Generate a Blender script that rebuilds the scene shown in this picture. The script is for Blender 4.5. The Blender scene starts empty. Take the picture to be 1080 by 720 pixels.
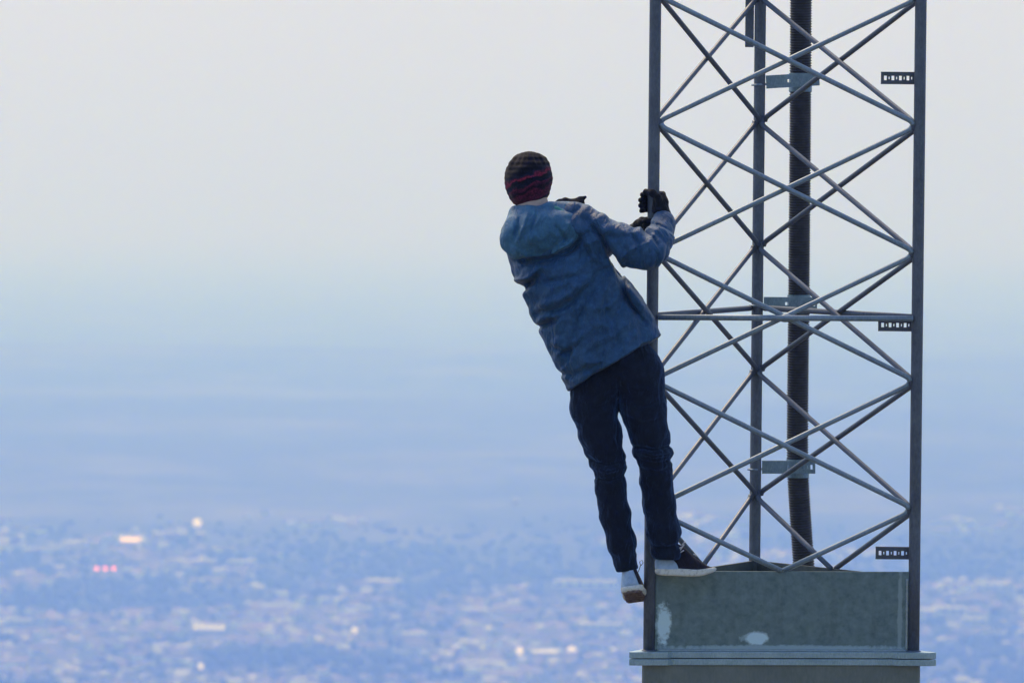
import bpy, bmesh, math, random
import numpy as np
from mathutils import Vector, Matrix

# ------------------------------------------------------------------ camera
S = bpy.context.scene
F_PX = 8083.0                      # focal length in pixels of the 1080 px wide photograph
CAM = np.array((0.0, -29.5, 0.0))
PITCH = 0.04107
ROLL = 0.0092
cam_d = bpy.data.cameras.new("camera")
cam = bpy.data.objects.new("camera", cam_d)
S.collection.objects.link(cam)
S.camera = cam
cam_d.sensor_width = 36.0
cam_d.lens = 36.0 * F_PX / 1080.0
cam_d.clip_start = 0.5
cam_d.clip_end = 400000.0
_r0 = np.array((1.0, 0, 0)); FWD = np.array((0, math.cos(PITCH), -math.sin(PITCH)))
_u0 = np.array((0, math.sin(PITCH), math.cos(PITCH)))
RIGHT = math.cos(ROLL) * _r0 + math.sin(ROLL) * _u0
UP = -math.sin(ROLL) * _r0 + math.cos(ROLL) * _u0
cam.matrix_world = Matrix(((RIGHT[0], UP[0], -FWD[0], CAM[0]), (RIGHT[1], UP[1], -FWD[1], CAM[1]),
                           (RIGHT[2], UP[2], -FWD[2], CAM[2]), (0, 0, 0, 1)))
cam_d.dof.use_dof = True
cam_d.dof.focus_distance = 29.6
cam_d.dof.aperture_fstop = 10.0

# ------------------------------------------------------------------ light
SUN_ELEV, SUN_ROT = math.radians(56), math.radians(-24)   # behind the mast, a little to the left
world = bpy.data.worlds.new("World"); S.world = world; world.use_nodes = True
wn = world.node_tree; wn.nodes.clear()
sky = wn.nodes.new("ShaderNodeTexSky"); sky.sky_type = 'NISHITA'; sky.sun_disc = False
sky.sun_elevation = SUN_ELEV; sky.sun_rotation = SUN_ROT
sky.air_density = 1.0; sky.dust_density = 2.5; sky.ozone_density = 1.0; sky.altitude = 400
bg = wn.nodes.new("ShaderNodeBackground"); bg.inputs[1].default_value = 0.11
wo = wn.nodes.new("ShaderNodeOutputWorld")
wn.links.new(sky.outputs[0], bg.inputs[0]); wn.links.new(bg.outputs[0], wo.inputs[0])
sd = bpy.data.lights.new("sun", 'SUN'); sd.energy = 1.84; sd.angle = math.radians(24); sd.color = (1.0, 0.755, 0.51)
sun = bpy.data.objects.new("sun", sd); S.collection.objects.link(sun)
_sdir = Vector((math.sin(SUN_ROT) * math.cos(SUN_ELEV), math.cos(SUN_ROT) * math.cos(SUN_ELEV), math.sin(SUN_ELEV)))
sun.rotation_euler = _sdir.to_track_quat('Z', 'Y').to_euler()
S.view_settings.view_transform = 'Standard'; S.view_settings.look = 'None'
S.view_settings.exposure = 0.87; S.view_settings.gamma = 1.0
S.cycles.volume_bounces = 6
S.cycles.max_bounces = 8
HAZE_DENSITY = 3.4e-4
HAZE_COLOR = (0.125, 0.252, 1.0)

# ------------------------------------------------------------------ helpers
rnd = random.Random(7)
def P(px, py, dist):
    """point seen at pixel (px, py) of the 1080x720 photograph, dist metres along the view axis"""
    d = FWD + RIGHT * ((px - 540.0) / F_PX) - UP * ((py - 360.0) / F_PX)
    return CAM + d * dist
def ground_at(px, py, z=-600.0):
    d = FWD + RIGHT * ((px - 540.0) / F_PX) - UP * ((py - 360.0) / F_PX)
    t = (z - CAM[2]) / d[2]
    return CAM + d * t

def mesh_obj(name, verts, faces, mats, parent=None, smooth=False, matidx=None):
    me = bpy.data.meshes.new(name)
    me.from_pydata([tuple(map(float, v)) for v in verts], [], [tuple(map(int, f)) for f in faces])
    me.update()
    if not isinstance(mats, (list, tuple)): mats = [mats]
    for m in mats: me.materials.append(m)
    if matidx is not None: me.polygons.foreach_set("material_index", np.array(matidx, dtype=np.int32))
    if smooth: me.polygons.foreach_set("use_smooth", np.ones(len(me.polygons), dtype=bool))
    o = bpy.data.objects.new(name, me); S.collection.objects.link(o)
    if parent is not None: o.parent = parent
    return o
def tag(o, label=None, cat=None, group=None, kind=None):
    for k, v in (("label", label), ("category", cat), ("group", group), ("kind", kind)):
        if v: o[k] = v
    return o
def empty(name, loc=(0, 0, 0), rz=0.0):
    o = bpy.data.objects.new(name, None); S.collection.objects.link(o)
    o.location = loc; o.rotation_euler = (0, 0, rz); o.empty_display_size = 0.2
    return o

class Mat:
    def __init__(s, name, rough=0.6, metal=0.0, spec=0.5):
        s.m = bpy.data.materials.new(name); s.m.use_nodes = True
        s.nt = s.m.node_tree; s.b = s.nt.nodes["Principled BSDF"]
        s.b.inputs["Roughness"].default_value = rough; s.b.inputs["Metallic"].default_value = metal
        s.b.inputs["Specular IOR Level"].default_value = spec
        s.tc = s.nt.nodes.new("ShaderNodeTexCoord")
    def coord(s, kind="Object", scale=(1, 1, 1), rot=(0, 0, 0)):
        mp = s.nt.nodes.new("ShaderNodeMapping"); mp.inputs["Scale"].default_value = scale
        mp.inputs["Rotation"].default_value = rot
        s.nt.links.new(s.tc.outputs[kind], mp.inputs["Vector"]); return mp.outputs[0]
    def noise(s, scale, detail=4, rough=0.55, vec=None, dist=0.0):
        n = s.nt.nodes.new("ShaderNodeTexNoise"); n.inputs["Scale"].default_value = scale
        n.inputs["Detail"].default_value = detail; n.inputs["Roughness"].default_value = rough
        n.inputs["Distortion"].default_value = dist
        s.nt.links.new(vec if vec is not None else s.tc.outputs["Object"], n.inputs["Vector"])
        return n.outputs["Fac"]
    def ramp(s, fac, stops, interp='LINEAR'):
        r = s.nt.nodes.new("ShaderNodeValToRGB"); cr = r.color_ramp; cr.interpolation = interp
        while len(cr.elements) > 1: cr.elements.remove(cr.elements[-1])
        cr.elements[0].position = stops[0][0]; cr.elements[0].color = (*stops[0][1], 1)
        for p, c in stops[1:]:
            e = cr.elements.new(p); e.color = (*c, 1)
        s.nt.links.new(fac, r.inputs[0]); return r.outputs[0]
    def mix(s, fac, a, b, mode='MIX'):
        n = s.nt.nodes.new("ShaderNodeMix"); n.data_type = 'RGBA'; n.blend_type = mode
        for i, v in ((0, fac), (6, a), (7, b)):
            if isinstance(v, (int, float)): n.inputs[i].default_value = v
            elif isinstance(v, tuple): n.inputs[i].default_value = (*v, 1)
            else: s.nt.links.new(v, n.inputs[i])
        return n.outputs[2]
    def color(s, c):
        if isinstance(c, tuple): s.b.inputs["Base Color"].default_value = (*c, 1)
        else: s.nt.links.new(c, s.b.inputs["Base Color"])
        return s
    def roughness(s, fac, lo, hi):
        n = s.nt.nodes.new("ShaderNodeMapRange"); n.inputs[3].default_value = lo; n.inputs[4].default_value = hi
        s.nt.links.new(fac, n.inputs[0]); s.nt.links.new(n.outputs[0], s.b.inputs["Roughness"]); return s
    def bump(s, h, strength=0.4, distance=0.002):
        n = s.nt.nodes.new("ShaderNodeBump"); n.inputs["Strength"].default_value = strength
        n.inputs["Distance"].default_value = distance
        s.nt.links.new(h, n.inputs["Height"]); s.nt.links.new(n.outputs[0], s.b.inputs["Normal"]); return s
def flat(name, c, rough=0.7, **k): return Mat(name, rough, **k).color(c).m

# ------------------------------------------------------------------ terrain
def vnoise(x, y, seed=0):
    """smooth value noise, numpy"""
    xi = np.floor(x).astype(np.int64); yi = np.floor(y).astype(np.int64)
    xf = x - xi; yf = y - yi
    def h(a, b):
        n = (a * 374761393 + b * 668265263 + seed * 982451653) & 0x7fffffff
        n = ((n ^ (n >> 13)) * 1274126177) & 0x7fffffff
        return ((n ^ (n >> 16)) & 0xffff) / 65535.0
    u = xf * xf * (3 - 2 * xf); v = yf * yf * (3 - 2 * yf)
    return (h(xi, yi) * (1 - u) + h(xi + 1, yi) * u) * (1 - v) + (h(xi, yi + 1) * (1 - u) + h(xi + 1, yi + 1) * u) * v
def fbm(x, y, seed=0, octv=4):
    s = 0; a = 0.5
    for k in range(octv):
        s = s + a * vnoise(x * 2 ** k, y * 2 ** k, seed + k); a *= 0.5
    return s
PLAIN = -600.0
def height(x, y):
    r = np.hypot(x - 0.0, y - CAM[1])
    near = -1.7 - 0.105 * np.clip(r, 0, 30)
    fall = np.clip((r - 30) / 2300.0, 0, 1)
    hill = near + (PLAIN + 5.0) * (1 - (1 - fall) ** 2.2) + (fbm(x / 6, y / 6, 3) - .5) * 0.35 * np.clip(r / 12, 0, 1) \
        + (fbm(x / 120, y / 120, 5) - .5) * 60 * fall * (1 - fall)
    plain = PLAIN + (fbm(x / 900, y / 900, 11) - 0.47) * 14
    ridge = np.zeros_like(r)
    for (d, w, hh, sc, sd_) in ((10300, 500, 18, 1500, 21), (12200, 900, 26, 2300, 31), (15500, 1500, 50, 4000, 41)):
        ridge = ridge + np.exp(-((r - d) / w) ** 2) * hh * (0.25 + 1.2 * fbm(x / sc, y / sc, sd_))
    t = np.clip((r - 2250) / 150, 0, 1)
    h = np.where(r < 2400, hill * (1 - t) + plain * t, plain)
    far = -0.02 * np.clip(r - 10800, 0, 34000)          # beyond the town the land is made to fall away, thickening the distant haze
    wall = np.exp(-(np.clip((70000 - r) / 14000, 0, 9)) ** 2) * 1660 * (0.97 + 0.1 * fbm(x / 9000, y / 9000, 71))  # unseen far range, added so haze fills the view above the horizon
    return h + ridge + far + wall
ang = []
a_ = -180.0
while a_ < 180.0 - 1e-6:
    ang.append(a_); a_ += 0.09 if abs(a_) < 7 else (0.6 if abs(a_) < 20 else 4.0)
ang = np.radians(np.array(ang)); na = len(ang)
rad = np.concatenate([np.geomspace(0.8, 2300, 90), np.linspace(2400, 6000, 20)[0:], np.linspace(6060, 17000, 150), np.geomspace(17300, 125000, 70)])
A, R = np.meshgrid(ang, rad)
X = R * np.sin(A); Y = CAM[1] + R * np.cos(A); Z = height(X, Y)
verts = np.stack([X.ravel(), Y.ravel(), Z.ravel()], 1)
verts = np.vstack([verts, [[0, CAM[1], -1.7]]])
nr = len(rad); faces = []
for i in range(nr - 1):
    for j in range(na):
        k = (j + 1) % na
        faces.append((i * na + j, i * na + k, (i + 1) * na + k, (i + 1) * na + j))
c0 = nr * na
for j in range(na): faces.append((c0, (j + 1) % na, j))
g = Mat("ground_fields", 0.95, spec=0.1)
f1 = g.ramp(g.noise(1 / 420.0, 5, 0.6), [(0.36, (0.020, 0.034, 0.036)), (0.50, (0.040, 0.058, 0.050)), (0.62, (0.115, 0.125, 0.105)), (0.78, (0.20, 0.20, 0.17))])
f2 = g.ramp(g.noise(1 / 60.0, 3, 0.6), [(0.35, (0.02, 0.03, 0.03)), (0.65, (0.16, 0.17, 0.15))])
f3 = g.ramp(g.noise(1.3, 6, 0.7), [(0.3, (0.05, 0.05, 0.045)), (0.7, (0.16, 0.15, 0.12))])
sz_ = g.nt.nodes.new("ShaderNodeSeparateXYZ"); g.nt.links.new(g.tc.outputs["Object"], sz_.inputs[0])
mr_ = g.nt.nodes.new("ShaderNodeMapRange"); mr_.inputs[1].default_value = -560; mr_.inputs[2].default_value = -300
g.nt.links.new(sz_.outputs[2], mr_.inputs[0])
g.color(g.mix(mr_.outputs[0], g.mix(0.35, f1, f2), f3))     # dry grass and earth on the hill, fields and woods below
terrain = mesh_obj("terrain", verts, faces[::], g.m, smooth=True)
tag(terrain, "hazy blue plain and far ridges below the hilltop", kind="structure")

# ------------------------------------------------------------------ air
hz = bpy.data.materials.new("haze_air"); hz.use_nodes = True; nt = hz.node_tree; nt.nodes.clear()
ho = nt.nodes.new("ShaderNodeOutputMaterial"); pv = nt.nodes.new("ShaderNodeVolumePrincipled")
pv.inputs["Color"].default_value = (*HAZE_COLOR, 1); pv.inputs["Absorption Color"].default_value = (1, 1, 1, 1)
pv.inputs["Density"].default_value = HAZE_DENSITY; pv.inputs["Anisotropy"].default_value = 0.2
nt.links.new(pv.outputs[0], ho.inputs["Volume"])
zlo, zhi = float(Z.min()) - 1.0, max(60.0, float(Z.max()) + 10)
L_ = 131000.0
bv = [(sx * L_, sy * L_, z) for z in (zlo, zhi) for sy in (-1, 1) for sx in (-1, 1)]
haze = mesh_obj("haze", bv, [(0, 2, 3, 1), (4, 5, 7, 6), (0, 1, 5, 4), (2, 6, 7, 3), (0, 4, 6, 2), (1, 3, 7, 5)], hz)
tag(haze, "pale blue haze filling the air over the plain", kind="stuff")
# ------------------------------------------------------------------ town on the plain
def frame_boxes(items, name, mats, parent=None, gable=True):
    """items: (x, y, w, d, h, rot, mat) -> one mesh of pitched-roof houses"""
    V = []; Fc = []; mi = []
    for (x, y, w, d, h, rot, m, rm, rh, z) in items:
        z = z - 0.5
        c, s = math.cos(rot), math.sin(rot); b = len(V)
        for (lx, ly, lz) in ((-w/2, -d/2, 0), (w/2, -d/2, 0), (w/2, d/2, 0), (-w/2, d/2, 0),
                             (-w/2, -d/2, h), (w/2, -d/2, h), (w/2, d/2, h), (-w/2, d/2, h),
                             (-w/2, 0, h + rh), (w/2, 0, h + rh)):
            V.append((x + c * lx - s * ly, y + s * lx + c * ly, z + lz))
        for f, k in (((0, 1, 5, 4), m), ((1, 2, 6, 9, 5), m), ((2, 3, 7, 6), m), ((3, 0, 4, 8, 7), m),
                     ((4, 5, 9, 8), rm), ((6, 7, 8, 9), rm)):
            Fc.append(tuple(b + i for i in f)); mi.append(k)
    return mesh_obj(name, V, Fc, mats, parent, matidx=mi)
tm = [flat("wall_white", (0.74, 0.76, 0.80)), flat("wall_cream", (0.46, 0.45, 0.44)), flat("wall_grey", (0.36, 0.37, 0.38)),
      flat("wall_brick", (0.22, 0.15, 0.14)), flat("roof_dark", (0.05, 0.05, 0.06)), flat("roof_tile", (0.14, 0.10, 0.09)),
      flat("roof_metal", (0.42, 0.45, 0.50), 0.8)]
CLEAR = [(138, 568, 18), (208, 551, 7), (111, 600, 15), (16, 655, 22), (220, 661, 22), (617, 615, 38), (1001, 643, 22), (1028, 654, 18),
         (580, 686, 30), (255, 593, 20), (635, 660, 28), (1050, 618, 18), (548, 686, 8), (212, 702, 7), (374, 664, 7)]
def town_xy(n, dmin, dmax, half):
    """random points of the plain; none right in front of the buildings and lamps that stand out"""
    R_ = np.random.RandomState(n % 1000)
    r = np.sqrt(R_.uniform(dmin ** 2, dmax ** 2, n)); a = np.radians(R_.uniform(-half, half, n))
    x, y = r * np.sin(a), CAM[1] + r * np.cos(a); z = height(x, y)
    keep = np.ones(n, bool)
    for (px, py, hw) in CLEAR:
        p = ground_at(px, py + 4); d = p[1] - CAM[1]; k = d / F_PX
        keep &= ~((np.abs(x - p[0] * (y - CAM[1]) / d) < (hw + 3) * k) & (y - CAM[1] < d + 25) & (y - CAM[1] > d - 110))
    return x[keep], y[keep], z[keep]
hx, hy, hz_ = town_xy(22230, 6300, 9600, 8.5)
dens = fbm(hx / 210.0, hy / 420.0, 91) + 0.25 * (fbm(hx / 45.0, hy / 90.0, 17) - 0.47)
houses = []
for x, y, z, dn in zip(hx, hy, hz_, dens):
    if dn < 0.44 + 0.12 * rnd.random() + 0.16 * max(0, (math.hypot(x, y) - 8300) / 800) or len(houses) > 6800: continue
    big = rnd.random() < 0.05
    w = rnd.uniform(20, 46) if big else rnd.uniform(6, 14)
    h = rnd.uniform(5, 8) if big else rnd.uniform(3.5, 8.5)
    houses.append((x, y, w, rnd.uniform(8, 14), h, rnd.gauss(0, 0.5), rnd.choice((0, 1, 1, 2, 2, 2, 3)),
                   rnd.choice((4, 4, 5, 5, 6)), rnd.uniform(1, 3.5), z))
town = frame_boxes(houses, "distant_town", tm)
tag(town, "hazy blue town of countless small pale houses on the plain", kind="stuff")
# woodland between the houses: rough lumps of crown
ico = bmesh.new(); bmesh.ops.create_icosphere(ico, subdivisions=1, radius=1.0)
iv = np.array([v.co[:] for v in ico.verts]); ifc = np.array([[v.index for v in f.verts] for f in ico.faces]); ico.free()
V = []; Fc = []; n = 0
wx, wy, wz = town_xy(21580, 6200, 9500, 8.5)
wd = fbm(wx / 210.0, wy / 420.0, 91)
for x, y, z, dn in zip(wx, wy, wz, wd):
    if dn > 0.60 or n >= 10200 or rnd.random() < (math.hypot(x, y) - 8200) / 1100: continue
    s_ = rnd.uniform(3.0, 6.5) * (1 - 0.45 * min(1, max(0, (math.hypot(x, y) - 8300) / 1000)))
    jit = 1 + 0.25 * (np.array([rnd.random() for _ in range(len(iv))])[:, None] - 0.5)
    V.append(iv * jit * np.array((s_ * rnd.uniform(0.8, 1.6), s_, s_ * rnd.uniform(0.8, 1.2))) + np.array((x, y, z + s_ * 0.6)))
    Fc.append(ifc + n * len(iv)); n += 1
wm = Mat("woodland_leaves", 0.9, spec=0.1)
wm.color(wm.ramp(wm.noise(1 / 70.0, 3), [(0.35, (0.035, 0.048, 0.055)), (0.65, (0.085, 0.10, 0.09))]))
wood = mesh_obj("distant_woodland", np.vstack(V), np.vstack(Fc), wm.m)
tag(wood, "dark tree clumps scattered among the hazy distant town", kind="stuff")

def emit(name, c, st):
    m = Mat(name, 0.5).color(c); m.b.inputs["Emission Color"].default_value = (*c, 1)
    m.b.inputs["Emission Strength"].default_value = st; return m.m
lit_warm = emit("lit_warm", (1.0, 0.66, 0.80), 0.95); lit_white = emit("lit_white", (0.86, 0.74, 1.0), 0.60)
lit_red = emit("lit_red", (1.0, 0.22, 0.35), 2.0); win_dark = flat("window_dark", (0.05, 0.06, 0.08), 0.3)
pole_grey = flat("pole_grey", (0.3, 0.3, 0.32)); shed_white = flat("shed_white", (0.82, 0.82, 0.80), 0.5)
def box(name, x0, x1, y0, y1, z0, z1, m, parent=None):
    v = [(x, y, z) for z in (z0, z1) for y in (y0, y1) for x in (x0, x1)]
    return mesh_obj(name, v, [(0, 2, 3, 1), (4, 5, 7, 6), (0, 1, 5, 4), (2, 6, 7, 3), (0, 4, 6, 2), (1, 3, 7, 5)], m, parent)
def spot(px, py):
    z = PLAIN
    for _ in range(6):
        p = ground_at(px, py, z); z = float(height(p[:1], p[1:2])[0])
    p[2] = z; return p, float(np.dot(p - CAM, FWD)) / F_PX       # base point, metres per pixel
def shed(px, py, wpx, hpx, label, front=None, n=4, roof=None, group="long sheds in the hazy town"):
    p, k = spot(px, py + hpx / 2.0); w, h = wpx * k, hpx * k
    r = empty("long_shed", p, 0); tag(r, label, "building", group)
    box("wall", -w/2, w/2, 0, 14, -0.4, h * 0.82, shed_white, r)
    v = [(-w/2 - .5, -.6, h * .82), (w/2 + .5, -.6, h * .82), (w/2 + .5, 14.6, h * .82), (-w/2 - .5, 14.6, h * .82), (-w/2 - .5, 7, h), (w/2 + .5, 7, h)]
    mesh_obj("roof", v, [(0, 1, 5, 4), (2, 3, 4, 5), (0, 4, 3), (1, 2, 5), (0, 3, 2, 1)], roof or tm[6], r)
    for i in range(n):
        a = -w/2 + w * (i + .12) / n; b = -w/2 + w * (i + .88) / n
        box("window", a, b, -0.15, -0.02, h * .18, h * .68, front or win_dark, r)
    return r
def mast_lamp(px, py, spx, label, m, group):
    p, k = spot(px, py + 7); s_ = spx * k; hh = 7 * k
    r = empty("floodlight_pole", p); tag(r, label, "street lamp", group)
    cyl("pole", [(0, 0, -.5), (0, 0, hh)], 0.25, pole_grey, r, 8)
    sphere("lamp_head", (0, -.3, hh), (s_/2, s_/3, s_/2), m, r, 12, 8)
    return r
def tube_vf(pts, rad, n=10, cap=True):
    pts = [np.array(p, float) for p in pts]; k = len(pts)
    rad = [rad] * k if isinstance(rad, (int, float)) else rad
    V = []; up = None
    for i, p in enumerate(pts):
        t = pts[min(i + 1, k - 1)] - pts[max(i - 1, 0)]; t = t / (np.linalg.norm(t) + 1e-12)
        if up is None:
            ref = np.array((0, 1.0, 0)) if abs(t[1]) < 0.9 else np.array((1.0, 0, 0))
            up = np.cross(t, ref)
        up = up - t * np.dot(up, t); up /= np.linalg.norm(up); b = np.cross(t, up)
        for j in range(n):
            a = 2 * math.pi * j / n
            V.append(p + rad[i] * (math.cos(a) * up + math.sin(a) * b))
    Fc = [(i * n + j, i * n + (j + 1) % n, (i + 1) * n + (j + 1) % n, (i + 1) * n + j) for i in range(k - 1) for j in range(n)]
    if cap: Fc.append(tuple(range(n))[::-1]); Fc.append(tuple((k - 1) * n + j for j in range(n)))
    return V, Fc
def cyl(name, pts, rad, m, parent=None, n=10):
    V, Fc = tube_vf(pts, rad, n); return mesh_obj(name, V, Fc, m, parent, smooth=n > 6)
def sphere(name, c, r, m, parent=None, n=16, k=10):
    V = []; Fc = []
    for i in range(k + 1):
        th = math.pi * i / k
        for j in range(n):
            ph = 2 * math.pi * j / n
            V.append((c[0] + r[0] * math.sin(th) * math.cos(ph), c[1] + r[1] * math.sin(th) * math.sin(ph), c[2] + r[2] * math.cos(th)))
    for i in range(k):
        for j in range(n): Fc.append((i * n + j, i * n + (j + 1) % n, (i + 1) * n + (j + 1) % n, (i + 1) * n + j))
    return mesh_obj(name, V, Fc, m, parent, smooth=True)
shed(138, 568, 29, 8, "long low building with warm glowing front, brightest in the left of the town", lit_warm, 1)
shed(16, 655, 34, 6, "long white shed at the left edge of the town")
shed(220, 661, 34, 6, "long white shed in the lower left of the town, below the round lamp", lit_white, 5)
shed(617, 615, 66, 7, "widest white shed, just left of the person's hanging foot", None, 6)
shed(1001, 643, 34, 8, "upper of two white sheds to the right of the tower", None, 4)
shed(1028, 654, 26, 6, "lower of two white sheds to the right of the tower", None, 3)
shed(575, 686, 36, 5, "low hall with a bright lit front at the bottom, left of the tower flange", lit_white, 1)
shed(255, 593, 30, 6, "pale shed in the cluster of houses above the long white lower sheds", None, 4)
shed(635, 660, 44, 7, "pale shed just above the tower flange, left of the tower", None, 5)
shed(1050, 618, 26, 6, "small pale shed near the right edge, above the pair of white sheds", None, 3)
mast_lamp(208, 551, 9, "round white lamp above the left part of the town", lit_white, "floodlights in the town")
mast_lamp(603, 686, 10, "round bright lamp at the right end of the low lit hall", lit_white, "floodlights in the town")
mast_lamp(548, 686, 8, "round lamp at the left end of the low lit hall", lit_white, "floodlights in the town")
mast_lamp(212, 702, 6, "small round lamp low in the left of the town", lit_white, "floodlights in the town")
mast_lamp(374, 664, 6, "small round lamp right of the shed with lit windows", lit_white, "floodlights in the town")
for i, (px, w) in enumerate(((102, "left"), (111, "middle"), (120, "right"))):
    mast_lamp(px, 599, 3.6, "%s one of three red lamps in a row below the warm glowing building" % w, lit_red, "three red lamps in a row")
# ------------------------------------------------------------------ lattice mast
D0 = 29.5
def ray(px, py=332.0):
    d = FWD + RIGHT * ((px - 540.0) / F_PX) - UP * ((py - 360.0) / F_PX); return d / d[1]
rl, rr, rb = ray(688.0), ray(967.5), ray(798.6)
Lp = np.array((rl[0] * D0, CAM[1] + D0))
def legs_for(a):
    Rp = np.array((rr[0] * (D0 + a), CAM[1] + D0 + a)); v = Rp - Lp
    c, s = math.cos(math.pi / 3), math.sin(math.pi / 3)
    Bp = Lp + np.array((c * v[0] - s * v[1], s * v[0] + c * v[1]))
    return Rp, Bp, Bp[0] - rb[0] * (Bp[1] - CAM[1])
lo, hi = -0.4, 0.4
for _ in range(50):
    mid = (lo + hi) / 2
    if (legs_for(mid)[2] > 0) == (legs_for(lo)[2] > 0): lo = mid
    else: hi = mid
Rp, Bp, _ = legs_for(mid)
def z_at(px, py, xy):
    d = FWD + RIGHT * ((px - 540.0) / F_PX) - UP * ((py - 360.0) / F_PX)
    return CAM[2] + d[2] / d[1] * (xy[1] - CAM[1])
Z0 = z_at(689.5, 130, Lp); PAN = 0.4945
def zn(n): return Z0 - n * PAN
Z_TOP = zn(-3.2); Z_BOX = zn(3.5) + 0.006; Z_FL = z_at(686, 686, Lp)
GROUND_Z = float(height(np.array([Lp[0]]), np.array([Lp[1]]))[0])
CEN = (Lp + Rp + Bp) / 3
root = empty("lattice_mast", (CEN[0], CEN[1], Z_FL))
tag(root, "grey steel lattice mast with crossed rods above a closed boxed base and flange", "mast")
ORG = np.array((CEN[0], CEN[1], Z_FL))
def loc(x, y, z): return np.array((x, y, z)) - ORG
def metal(name, dark, light, rough=0.5, met=0.30, scale=9.0):
    m = Mat(name, rough, met)
    n1 = m.noise(scale, 6, 0.65); n2 = m.noise(scale * 14, 4, 0.6, m.coord(scale=(1, 1, 0.35)))
    c = m.mix(m.noise(scale * 2.3, 5, 0.7), m.ramp(n1, [(0.3, dark), (0.7, light)]), m.ramp(n2, [(0.35, dark), (0.7, light)]))
    m.color(c); m.roughness(n2, rough - 0.12, rough + 0.2); m.bump(n2, 0.25, 0.001); return m
leg_m = metal("leg_steel", (0.070, 0.085, 0.115), (0.15, 0.18, 0.23)).m
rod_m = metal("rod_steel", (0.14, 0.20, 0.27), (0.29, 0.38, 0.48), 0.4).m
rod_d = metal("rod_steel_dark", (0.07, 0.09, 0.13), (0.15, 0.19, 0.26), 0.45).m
brk_m = metal("bracket_steel", (0.11, 0.18, 0.25), (0.27, 0.38, 0.48), 0.35, 0.6, 20).m
brk_d = metal("bracket_steel_dull", (0.06, 0.075, 0.10), (0.12, 0.14, 0.18), 0.5, 0.4, 20).m
LEG_R = 0.0226; ROD = 0.0102
for p in (Lp, Rp, Bp):
    lg = cyl("leg", [loc(p[0], p[1], z) for z in np.linspace(Z_FL - 0.002, Z_TOP, 12)], LEG_R, leg_m, root, 20)
    for n in range(-3, 4):
        for q in (Lp, Rp, Bp):
            if q is p: continue
            u = (q - p) / np.linalg.norm(q - p) * (LEG_R + 0.001)
            sphere("weld", loc(p[0] + u[0], p[1] + u[1], zn(n) + rnd.uniform(-.002, .002)), (0.010, 0.010, rnd.uniform(0.016, 0.022)), rod_d, lg, 10, 6)
    sphere("weld", loc(p[0], p[1], Z_FL + 0.001), (LEG_R + 0.007, LEG_R + 0.007, 0.007), rod_d, lg, 18, 6)
def brace(A, B, za, zb, off, m, name="diagonal_brace", end_mid=False):
    """rod from leg A at height za to leg B at height zb; off = sideways offset from the face plane"""
    v = B - A; L = np.linalg.norm(v); u = v / L; nrm = np.array((u[1], -u[0]))
    mc = (A + B) / 2 - CEN
    if np.dot(nrm, mc) < 0: nrm = -nrm
    sg = 1 if zb > za else -1
    st = []
    def pt(t, z): q = A + u * t + nrm * off; return loc(q[0], q[1], z)
    for t, dz in ((0.026, 0.001), (0.0295, 0.009), (0.036, 0.016), (0.047, 0.0225)): st.append((t, za + sg * dz))
    if end_mid:
        en = [(L / 2 + 0.03, zb + sg * 0.012)] if False else [(L / 2 - 0.004, zb)]
    else:
        en = [(L - t, zb - sg * dz) for t, dz in ((0.047, 0.0225), (0.036, 0.016), (0.0295, 0.009), (0.026, 0.001))]
    pts = [pt(*q) for q in st]; a, b = pts[-1], pt(*en[0])
    pts += [a + (b - a) * f for f in (0.33, 0.66)] + [pt(*q) for q in en]
    return cyl(name, pts, ROD, m, root, 12)
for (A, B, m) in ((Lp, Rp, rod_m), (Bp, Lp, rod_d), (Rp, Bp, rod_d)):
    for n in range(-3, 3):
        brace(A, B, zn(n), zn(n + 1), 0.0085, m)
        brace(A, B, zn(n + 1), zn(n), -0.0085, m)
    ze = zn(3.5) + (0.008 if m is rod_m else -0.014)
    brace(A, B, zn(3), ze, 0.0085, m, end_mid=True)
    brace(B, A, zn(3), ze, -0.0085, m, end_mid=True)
    v = B - A; L = np.linalg.norm(v); u = v / L; nrm = np.array((u[1], -u[0]))
    if np.dot(nrm, (A + B) / 2 - CEN) < 0: nrm = -nrm
    zc = zn(1.5) - (0.004 if m is rod_m else 0)
    q0 = A + u * 0.02 + nrm * 0.021; q1 = B - u * 0.02 + nrm * 0.021
    hb = cyl("horizontal_brace", [loc(*q0, zc), loc(*((q0 + q1) / 2), zc), loc(*q1, zc)], 0.0112, m, root, 12)
    if m is rod_m:
        g = (A + B) / 2 + nrm * 0.010
        sphere("weld", loc(*g, zc), (0.030, 0.020, 0.017), rod_m, hb, 14, 8)

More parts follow.
